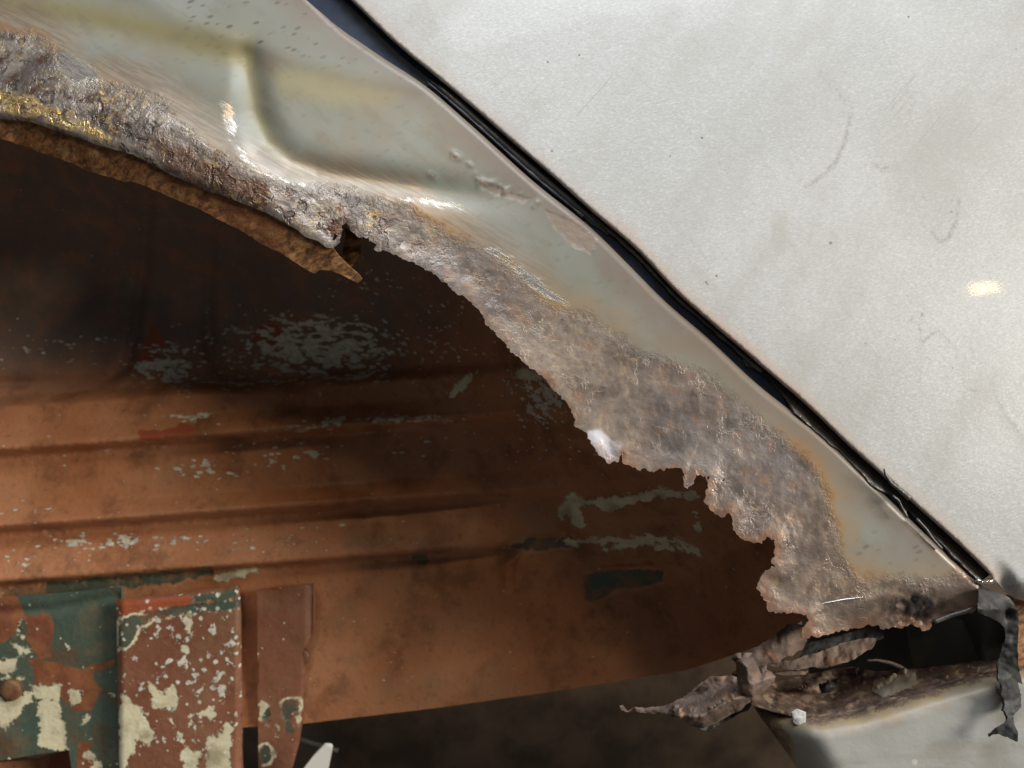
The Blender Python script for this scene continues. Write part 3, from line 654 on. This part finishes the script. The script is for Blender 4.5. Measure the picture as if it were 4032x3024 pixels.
BLOBS = [(670, 1440, 140, 85, 1.15), (1250, 1370, 320, 120, 1.25), (1120, 1270, 90, 50, .8), (760, 1640, 180, 26, .9), (1200, 1680, 160, 22, .8), (1480, 1652, 270, 15, 1.15), (800, 1845, 160, 38, .85), (1120, 1790, 200, 55, .7),
         (150, 2015, 220, 25, .5), (400, 2140, 210, 36, 1.0), (680, 2130, 150, 26, .75), (150, 2200, 120, 40, .5), (1250, 2060, 260, 32, .5), (2150, 1560, 140, 110, 1.1), (1750, 1200, 180, 90, .5), (1480, 1120, 160, 70, .45), (2150, 1780, 160, 60, .5),
         (300, 1370, 300, 60, .5), (1400, 1480, 200, 30, .9), (1700, 1380, 260, 120, .55), (950, 1500, 260, 40, .7), (1000, 2140, 300, 40, .5), (1700, 1750, 250, 60, .45), (650, 1760, 500, 40, .35)]
def chip_h(px, py):
    r = np.zeros(px.shape)
    for cx, cy, rx, ry, s in BLOBS: r = np.maximum(r, s*np.exp(-((px-cx)/rx)**2*.7-((py-cy)/ry)**2*.7))
    return r + .05
def cream_h(px, py):
    Ls = [([(2215, 2020), (2250, 1968), (2400, 1988), (2480, 1965), (2560, 1945), (2620, 1945), (2730, 1962)], 22), ([(2255, 1990), (2272, 2060)], 26), ([(2240, 2130), (2420, 2128), (2680, 2128)], 16),
          ([(2380, 2155), (2500, 2150)], 14), ([(2590, 2150), (2740, 2168)], 14), ([(1775, 1562), (1830, 1500), (1885, 1462)], 13), ([(2050, 1470), (2150, 1480), (2230, 1560)], 24), ([(2740, 2020), (2750, 2090)], 8),
          ([(865, 2275), (930, 2262), (1010, 2245)], 13), ([(1250, 1662), (1330, 1660)], 7), ([(1400, 1656), (1560, 1650), (1720, 1640)], 6)]
    r = np.full(px.shape, -300.0)
    for l, wd in Ls: r = np.maximum(r, wd-dline(px, py, l)[0])
    return r
GR_H = [[(1617, 2185), (1690, 2195), (1680, 2215), (1625, 2215)], [(2290, 2262), (2400, 2245), (2620, 2245), (2600, 2290), (2450, 2320), (2320, 2362)], [(8, 2318), (420, 2270), (830, 2232), (834, 2262), (600, 2305), (300, 2345), (10, 2370)], [(2010, 2150), (2100, 2120), (2250, 2115), (2240, 2150), (2060, 2170)]]
RD_H = [[(600, 1265), (645, 1330), (605, 1455), (515, 1462), (560, 1370)], [(1000, 1300), (1080, 1265), (1145, 1365), (1050, 1368), (990, 1340)], [(545, 1700), (690, 1685), (720, 1655), (790, 1695), (700, 1722), (545, 1738)], [(2360, 2232), (2560, 2212), (2600, 2225), (2460, 2240)]]
H_OUT = [(-700, -100), (900, -100), (1700, 500), (2700, 1400), (3400, 2100), (3300, 2330), (3060, 2520), (2700, 2640), (2200, 2720), (1700, 2790), (1190, 2850), (700, 2880), (-700, 2900)]
house = sheet('inner_wheel_housing', H_OUT, 11.5, y_house, .0012, MT['inner'], car,
    dict(chip=chip_h, cream=cream_h, green=lambda x, y: sdmax(x, y, GR_H), red=lambda x, y: sdmax(x, y, RD_H), brown=lambda x, y: 0*x-300, rims=lambda x, y: 0*x+.12, uppergrey=lambda x, y: .85*sstep(1620, 1350, v_of(x, y)+60*fbm(x, y, 300, 50))*sstep(2300, 1500, x)))
house['label'] = 'brown primed ribbed inner wheel housing flecked with cream paint'

# ---- painted bracket, side plate and green plate in front of the housing
def paint_attrs(cream=(), green=(), red=(), brown=(), chip=0.0, chipf=None):
    return dict(cream=lambda x, y: sdmax(x, y, cream) if cream else 0*x-300, green=lambda x, y: sdmax(x, y, green) if green else 0*x-300,
                red=lambda x, y: sdmax(x, y, red) if red else 0*x-300, brown=lambda x, y: sdmax(x, y, brown) if brown else 0*x-300,
                chip=(chipf or (lambda x, y: 0*x+chip)), rims=lambda x, y: 0*x+1.0)
B = lambda pts: zz(0, 1974, K1, pts)
BR = [(459, 2362), (700, 2334), (944, 2306), (950, 2420), (952, 2700), (955, 3400), (474, 3400), (468, 2900), (462, 2600)]
def y_bracket(px, py):
    e = np.minimum(np.abs(px-462), np.abs(px-950)); t = dline(px, py, [(459, 2362), (944, 2306)])[0]
    return DEEP + .086 + .004*np.clip(1-e/26, 0, 1)**2 + .004*np.clip(1-t/30, 0, 1)**2 + .0006*fbm(px, py, 160, 4)
bracket = sheet('bracket', BR, 8, y_bracket, .002, MT['bracket'], car, paint_attrs(
    red=[B([(722, 612), (1190, 588), (1190, 632), (900, 690), (740, 735)])],
    green=[B([(735, 735), (1100, 655), (1500, 620), (1510, 655), (1280, 685), (960, 718), (880, 780), (830, 850), (790, 905), (735, 925)]), B([(1200, 590), (1480, 545), (1480, 600), (1200, 630)])],
    cream=[B([(735, 1180), (830, 1240), (920, 1330), (970, 1480), (930, 1535), (850, 1490), (810, 1580), (800, 1700), (800, 2100), (735, 2100)]), B([(1060, 1350), (1130, 1430), (1170, 1500), (1240, 1570), (1240, 1900), (1110, 1900), (1140, 1530), (1100, 1440)]),
           B([(1290, 1480), (1380, 1440), (1400, 1365), (1445, 1390), (1430, 1500), (1420, 1800), (1280, 1800), (1300, 1550)]), B([(940, 1140), (1010, 1190), (1080, 1130), (1110, 1240), (1080, 1310), (960, 1290)]), B([(1230, 1330), (1320, 1240), (1330, 1340)]),
           B([(1140, 900), (1175, 910), (1170, 960), (1145, 940)]), B([(1140, 700), (1180, 700), (1190, 830), (1160, 810)]), B([(1150, 1330), (1220, 1290), (1220, 1380), (1170, 1430)])],
    chipf=lambda x, y: .42 + .35*np.exp(-((x-800)/170)**2-((y-2560)/190)**2)))
bracket['label'] = 'box bracket in brown paint flaking over cream and green'
q = [(944, 2306), (950, 2420), (952, 2700), (955, 3400)]
vs = [tuple(W(np.array(float(a)), np.array(float(b)), yy)) for a, b in q for yy in (DEEP+.0905, DEEP+.1260)]
fs = [(2*i, 2*i+2, 2*i+3, 2*i+1) for i in range(3)]
link('bracket_side', mesh_np('bracket_side', vs, fs, dict(cream=[-300]*8, green=[-300]*8, red=[-300]*8, brown=[-300]*8, chip=[0.2]*8, rims=[0]*8)), bracket, MT['bracket'])
T1 = lambda pts: zz(1000, 2700, K3, pts)
SIDE = [(1012, 2324), (1235, 2298), (1233, 2480), (1220, 2528), (1198, 2548), (1190, 2580), (1198, 2618), (1203, 2640), (1196, 2735), (1190, 2850), (1180, 2920), (1150, 3030), (1110, 3300), (1020, 3300)]
side = sheet('side_plate', SIDE, 9, lambda px, py: DEEP + .1035 + .003*np.clip(1-np.abs(px-1225+.1*(py-2500)*(py > 2600))/30, 0, 1)**2 + .0006*fbm(px, py, 120, 5), .0016, MT['bracket'], bracket, paint_attrs(
    green=[T1([(550, 340), (720, 260), (890, 290), (920, 560), (900, 750), (800, 560), (740, 780), (760, 920), (650, 940), (640, 720), (560, 580)]), T1([(190, 430), (290, 420), (300, 780), (200, 640)]), T1(ell(220, 1380, 120, 210))],
    cream=[T1([(100, 460), (170, 330), (340, 320), (290, 430), (190, 440), (180, 690), (120, 660)]), T1(ell(570, 300, 45, 40)), T1(ell(480, 900, 30, 110)), T1(ell(400, 1390, 60, 50))], chip=.12))
T2 = lambda pts: zz(0, 2600, K2, pts)
GP = [(-500, 2395), (0, 2352), (300, 2330), (478, 2312), (480, 3300), (320, 3300), (285, 3050), (270, 2953), (120, 2975), (0, 2996), (-500, 3060)]
plate = sheet('green_plate', GP, 8, lambda px, py: DEEP + .1000 + .0025*np.exp(-(dline(px, py, [(-500, 2440), (200, 2400), (460, 2350)])[0]/22)**2) + .0007*fbm(px, py, 150, 6), .002, MT['greenplate'], bracket, paint_attrs(
    brown=[T2([(430, -20), (900, 20), (1000, 110), (1300, 140), (1500, 60), (1780, -40), (1790, 40), (1450, 200), (1430, 330), (1580, 450), (1480, 560), (1470, 660), (1400, 760), (1150, 800), (1100, 700), (900, 560), (520, 350), (480, 100)]),
           T2([(1210, 1240), (1390, 1230), (1400, 1380), (1450, 1500), (1400, 1800), (1180, 1800), (1180, 1400)]), B([(-600, 540), (110, 590), (150, 700), (100, 800), (40, 880), (-600, 920)]), B([(150, 720), (320, 690), (340, 780), (310, 880), (330, 980), (240, 980), (170, 850)])],
    cream=[T2([(-900, 0), (230, 0), (240, 150), (150, 200), (-900, 220)]), T2([(-300, 640), (200, 600), (480, 480), (500, 640), (300, 790), (200, 850), (190, 950), (80, 1050), (-20, 980)]), T2([(570, 600), (880, 600), (930, 900), (1060, 1380), (920, 1390), (620, 1280), (560, 950), (530, 820)]),
           T2([(0, 260), (200, 230), (500, 270), (520, 380), (900, 430), (900, 600), (560, 600), (430, 330), (200, 280), (0, 340)]), T2([(1080, 480), (1200, 430), (1280, 500), (1240, 640), (1120, 690)]), T2(ell(1340, 910, 70, 100)), T2(ell(1350, 1160, 45, 50)), T2(ell(1390, 1470, 75, 65)),
           T2(ell(1510, 1600, 60, 80)), B([(60, 860), (110, 880), (190, 940), (120, 960), (60, 900)]), B([(100, 790), (130, 760), (140, 840), (100, 850)])], chip=.18))
def dome(name, px, py, y, r, mat, parent, seg=22, prof=((1.0, 0.0), (1.0, .35), (.92, .52), (.6, .60), (.25, .62), (0.0, .62)), jit=.05, sides=None):
    c = W(np.array(float(px)), np.array(float(py)), y); vs, fs = [], []
    for j, (pr, ph) in enumerate(prof):
        for s in range(seg):
            a = 2*math.pi*s/seg; k = 1 + jit*(random.random()-.5)
            vs.append((c[0]+r*pr*math.cos(a)*k, c[1]-r*ph, c[2]+r*pr*math.sin(a)*k))
    for j in range(len(prof)-1):
        for s in range(seg): fs.append((j*seg+s, j*seg+(s+1) % seg, (j+1)*seg+(s+1) % seg, (j+1)*seg+s))
    return link(name, mesh_np(name, vs, fs), parent, MT[mat])
dome('bolt', 50, 2713, DEEP+.0995, .0072, 'bolt', plate)
dome('rivet', 1192, 2583, DEEP+.1085, .0055, 'bolt', bracket)
sheet('lower_bracket_leg', [(-500, 3040), (150, 2990), (275, 2950), (330, 2960), (420, 3400), (-500, 3400)], 20, lambda px, py: DEEP+.132+.0*px, .002, MT['inner'], bracket, paint_attrs(red=[[(190, 2960), (290, 2930), (420, 3400), (190, 3400)]]))

# ---- far underbody metal
under = sheet('underbody_panel', [(1345, 2700), (3700, 2500), (3900, 3500), (1330, 3500)], 40, lambda px, py: .285+.00003*(py-2700)+.006*fbm(px, py, 500, 2), .003, MT['under'], car)
sheet('backing_blocker', [(-1200, 1800), (4600, 1800), (4600, 3050), (-1200, 3050)], 120, lambda px, py: .42+.01*fbm(px, py, 700, 3), .003, MT['under'], under)  # added dark sheet that blocks light behind the housing

# ---- sill
SILL_TOP = zz(2632, 1974, K1, [(520, 1262), (640, 1300), (760, 1330), (930, 1340), (1180, 1300), (1400, 1232), (1650, 1160), (1900, 1085), (2080, 1040), (2212, 1010), (2900, 900), (6600, 760)])
SILL_LEFT = zz(2632, 1974, K1, [(520, 1262), (570, 1340), (640, 1430), (720, 1540), (800, 1659), (900, 1850), (980, 2200)])
S_OUT = SILL_TOP + [(6810, 4000), (3400, 4000)] + SILL_LEFT[::-1][:-1]
def y_sill(px, py):
    t, _, _ = dline(px, py, SILL_TOP); l, _, _ = dline(px, py, SILL_LEFT)
    y = .004 + .012*np.clip(1-t/95, 0, 1)**2.0 + .022*np.clip(1-l/170, 0, 1)**2
    return y - .004*sstep(60, 420, t) + .0007*fbm(px, py, 200, 14)
sill = sheet('sill', S_OUT, 11, y_sill, .0010, MT['sill'], car, dict(rust=lambda x, y: np.maximum(26-dline(x, y, SILL_TOP)[0], 30*sstep(3300, 3000, x)*np.clip(1-dline(x, y, SILL_LEFT)[0]/60, 0, 1)-10-300*sstep(3100, 3250, x)-300*np.clip(dline(x, y, SILL_LEFT)[0]/60-.8, 0, 1))))
sill['label'] = 'dull grey sill with a rusty yellowed top edge'
LEDGE_B = zz(2632, 1974, K1, [(500, 1240), (560, 1170), (680, 1120), (900, 1070), (1150, 1030), (1300, 1060), (1430, 1050), (1560, 1040), (1800, 1010), (1960, 985), (2070, 960), (2212, 930), (2900, 840), (6600, 700)])
def y_ledge(px, py):
    d, _, _ = dline(px, py, SILL_TOP); s = sd(px, py, FOLD)
    return .0165 + .034*np.clip(d/150, 0, 1.3) + .0040*fbm(px, py, 70, 15, 3)*sstep(3500, 3250, px) + .0012*fbm(px, py, 40, 16, 3) - .0018*sstep(-25, 25, s)
FOLD = zz(2632, 1974, K1, [(1270, 1170), (1290, 1130), (1480, 1050), (1530, 1080), (1545, 1130), (1330, 1215)])
sheet('sill_ledge', [(x, y+4) for x, y in SILL_TOP] + jag(LEDGE_B, 8, 12, 9)[::-1], 8, y_ledge, .0010, MT['sill'], sill, dict(rust=lambda x, y: np.where(sd(x, y, FOLD) > -4, -40.0, 20.0) + 26*sstep(3800, 3300, x)))
# filler crumbs and blistered paint on the sill corner
def lump(name, pts, y, mat, parent, h=.003, sp=6, seed=2):
    o = jag(pts, 3, 7, seed, True)
    return sheet(name, o, sp, lambda px, py: y - h*np.sqrt(np.clip(sd(px, py, o)/18, 0, 1)) + .0012*fbm(px, py, 22, seed), .0015, MT[mat], parent)
R3 = lambda pts: zz(2632, 1974, K1, pts)
lump('white_chip', R3([(765, 1310), (800, 1290), (855, 1310), (855, 1385), (815, 1400), (780, 1380)]), .0125, 'chipwhite', sill, .0006, 4, 3)
lump('filler_crumb', R3([(810, 1165), (900, 1140), (935, 1150), (950, 1190), (880, 1200), (840, 1185)]), .030, 'flake', sill, .003, 6, 5)
lump('filler_crumb', R3([(940, 1160), (960, 1130), (1010, 1120), (1050, 1150), (1000, 1190), (955, 1195)]), .031, 'tar', sill, .003, 6, 6)
# inner box seen through the hole
box = sheet('sill_inner_box', [(3150, 2380), (3700, 2360), (4150, 2330), (4150, 2720), (3200, 2740)], 16,
    lambda px, py: .088 - .050*sstep(3560, 3950, px) - .004*np.exp(-(dline(px, py, [(3760, 2450), (3800, 2520), (3864, 2612)])[0]/14)**2)*-1, .001, MT['box'], sill)
sheet('sill_end_plate', [(3560, 2400), (3790, 2440), (3862, 2612), (3780, 2640), (3600, 2640)], 12, lambda px, py: .056-.012*sstep(3600, 3860, px)+.0008*fbm(px, py, 80, 3), .001, MT['box'], sill)
sheet('door_sill_return', [(3990, 2340), (4100, 2360), (4600, 2380), (6800, 2380), (6800, 2700), (4600, 2760), (3990, 2800)], 16, lambda px, py: .020+.006*sstep(2420, 2600, py)*-1+.001*fbm(px, py, 90, 3), .001, MT['flange'], sill)
# curled lip of metal inside the opening
L = resample(R3([(1230, 990), (1300, 988), (1380, 1005), (1440, 1030), (1475, 1056)]), 8)
tube('curled_lip', L, .040, np.linspace(.0005, .0014, len(L)), MT['flake'], sill, 8, .6)
# bright worn edge on the lower fold
tube('worn_edge', resample(R3([(925, 642), (1000, 628), (1090, 612), (1215, 595)]), 10), body(2360)+.0002, np.interp(np.linspace(0, 1, len(resample(R3([(925, 642), (1000, 628), (1090, 612), (1215, 595)]), 10))), [0, .2, .6, 1], [.0001, .0003, .00045, .0002]), MT['chrome'], quarter, 7)
tube('folded_edge', resample(zz(3200, 2150, K5, [(1270, 795), (1350, 765), (1450, 725), (1560, 695), (1690, 645)]), 10), .0048, .0011, MT['oldrubber'], quarter, 8)

# ---- torn flakes hanging below the corner
F5 = lambda pts: zz(2400, 2300, K4, pts)
leaf = F5([(110, 1325), (150, 1330), (215, 1380), (280, 1335), (380, 1350), (500, 1340), (650, 1310), (800, 1240), (900, 1180), (1000, 1110), (1060, 1040), (1110, 1005), (1180, 1012), (1280, 990), (1400, 1000), (1480, 1080), (1520, 1180), (1540, 1290), (1440, 1360), (1300, 1430), (1200, 1490), (1100, 1540), (1000, 1565), (900, 1550), (810, 1510), (770, 1460), (600, 1430), (380, 1405), (230, 1385), (190, 1392), (120, 1360)])
RID = F5([(770, 1430), (1000, 1440), (1160, 1360), (1300, 1280), (1520, 1200)])
def y_leaf(px, py):
    d, s, _ = dline(px, py, RID)
    return .020 - .012*np.exp(-(d/34)**2) + .010*sstep(0, 90, d*s) + .006*sstep(0, 110, -d*s) + .0035*fbm(px, py, 55, 22, 4, .6)
flake = sheet('torn_flake', jag(leaf, 9, 6, 33, True), 5.5, y_leaf, .0014, MT['flake'], car)
under_layer = F5([(880, 1500), (1000, 1500), (1130, 1430), (1300, 1360), (1480, 1270), (1560, 1290), (1500, 1370), (1390, 1420), (1300, 1480), (1210, 1520), (1170, 1570), (1090, 1600), (980, 1580)])
sheet('torn_flake', jag(under_layer, 8, 6, 39, True), 5.5, lambda px, py: .034 - .00008*(py-2820) + .003*fbm(px, py, 40, 23, 3), .0009, MT['tar'], car)
flake['label'] = 'leaf shaped brown flake hanging off the arch end'
knob = F5([(1370, 830), (1410, 785), (1500, 790), (1560, 800), (1620, 890), (1650, 950), (1710, 930), (1810, 1000), (1800, 1060), (1680, 1170), (1560, 1230), (1440, 1180), (1385, 1080), (1375, 960)])
sheet('torn_flake', jag(knob, 9, 6, 34, True), 5, lambda px, py: .010 - .010*np.sqrt(np.clip(sd(px, py, knob)/45, 0, 1)) + .0042*fbm(px, py, 70, 25, 3), .002, MT['flake'], car)
arm = F5([(1480, 790), (1560, 720), (1660, 650), (1750, 590), (1870, 490), (1960, 430), (2100, 440), (2150, 620), (2110, 700), (2040, 740), (1990, 790), (1920, 800), (1860, 850), (1780, 860), (1700, 880), (1620, 900), (1540, 880)])
sheet('torn_flake', jag(arm, 9, 6, 35, True), 5.5, lambda px, py: .013 + .007*sstep(3100, 3170, px) - .003*np.sin((py-.62*(3100-px)-2480)/28.0)*.5 + .0022*fbm(px, py, 50, 26, 3), .0016, MT['flake'], car)
tongue = R3([(600, 1022), (680, 1002), (760, 990), (860, 960), (980, 920), (1100, 875), (1220, 850), (1300, 843), (1292, 870), (1240, 920), (1200, 955), (1120, 1000), (1000, 1020), (900, 1032), (820, 1048), (700, 1042)])
sheet('torn_flake', jag(tongue, 9, 6, 36, True), 5.5, lambda px, py: .026 - .00006*(py-2560) + .0026*fbm(px, py, 60, 27, 3), .0016, MT['flake'], car)
tongue2 = R3([(820, 960), (860, 880), (1000, 850), (1200, 800), (1330, 780), (1340, 850), (1150, 900), (1000, 940), (850, 985)])
sheet('torn_flake', jag(tongue2, 4, 8, 37, True), 7, lambda px, py: .052 - .00010*(py-2560) + .002*fbm(px, py, 50, 28, 3), .0014, MT['tar'], car)
sliver = R3([(655, 1068), (760, 1055), (870, 1058), (850, 1078), (720, 1082)])
sheet('torn_flake', jag(sliver, 2, 8, 38, True), 6, lambda px, py: .030 + .001*fbm(px, py, 40, 29), .0012, MT['flake'], car)

# ---- black sealer torn from the sill corner
T5 = lambda pts: zz(3200, 2150, K5, pts)
seal = T5([(1720, 380), (1760, 410), (1850, 450), (1930, 490), (2000, 510), (2080, 560), (2130, 640), (2170, 720), (2160, 800), (2150, 900), (2150, 1000), (2140, 1100), (2150, 1200), (2180, 1350), (2200, 1450)]) + R3([(2170, 1120), (2200, 1200), (2196, 1280), (2140, 1335), (2150, 1370), (2172, 1430), (2165, 1490), (2135, 1480), (2110, 1465), (2060, 1442), (1990, 1472), (1985, 1452), (2030, 1415), (2065, 1398), (2110, 1345), (2080, 1300), (2088, 1250), (2066, 1200), (2076, 1160), (2050, 1120), (2056, 1060), (2040, 1000), (2070, 920), (2100, 850), (2088, 780), (2030, 740), (1930, 690), (1915, 640), (1930, 560)])
def y_seal(px, py):
    b = np.interp(py, [2290, 2400, 2500, 2640, 2750, 2920], [.004, -.004, .001, -.002, -.004, -.009])
    tw = np.sin((py-2300)/55.0)*(px-3965)/900.0*.05
    return b + tw + .0022*fbm(px, py, 60, 41, 3) + .006*np.exp(-(((px-3965)/22)**2+((py-2415)/30)**2))
sealer = sheet('torn_sealer_strip', jag(seal, 8, 6, 40, True), 5.5, y_seal, .0014, MT['tar'], car)
sealer['label'] = 'torn black sealer strip dangling from the door corner'

# ------------------------------------------------------------------ floor and an added white slab standing in for the bright patch under the car
me = mesh_np('floor', [(-6, -5, 0), (6, -5, 0), (6, 6, 0), (-6, 6, 0)], [(0, 1, 2, 3)], smooth=False)
fl = link('floor', me, None, MT['floor']); fl['kind'] = 'structure'
bp = T1([(1400, 1225), (1440, 1218), (1530, 1228), (1565, 1265), (1545, 1400), (1490, 1680), (1440, 1900), (1100, 11700), (-900, 11700), (850, 1900), (1000, 1680), (1180, 1450)])
slab = sheet('white_slab', bp, 24, lambda px, py: .120 + .00001*(py-2950), .004, MT['white'], None)
slab['label'] = 'white board added for the bright patch below the brown housing beside the painted bracket'; slab['category'] = 'slab'
rod = tube('brake_pipe', T1([(700, 1010), (930, 1085), (1180, 1160), (1440, 1230), (1700, 1310)]), .200, .0016, MT['box'], car, 8)
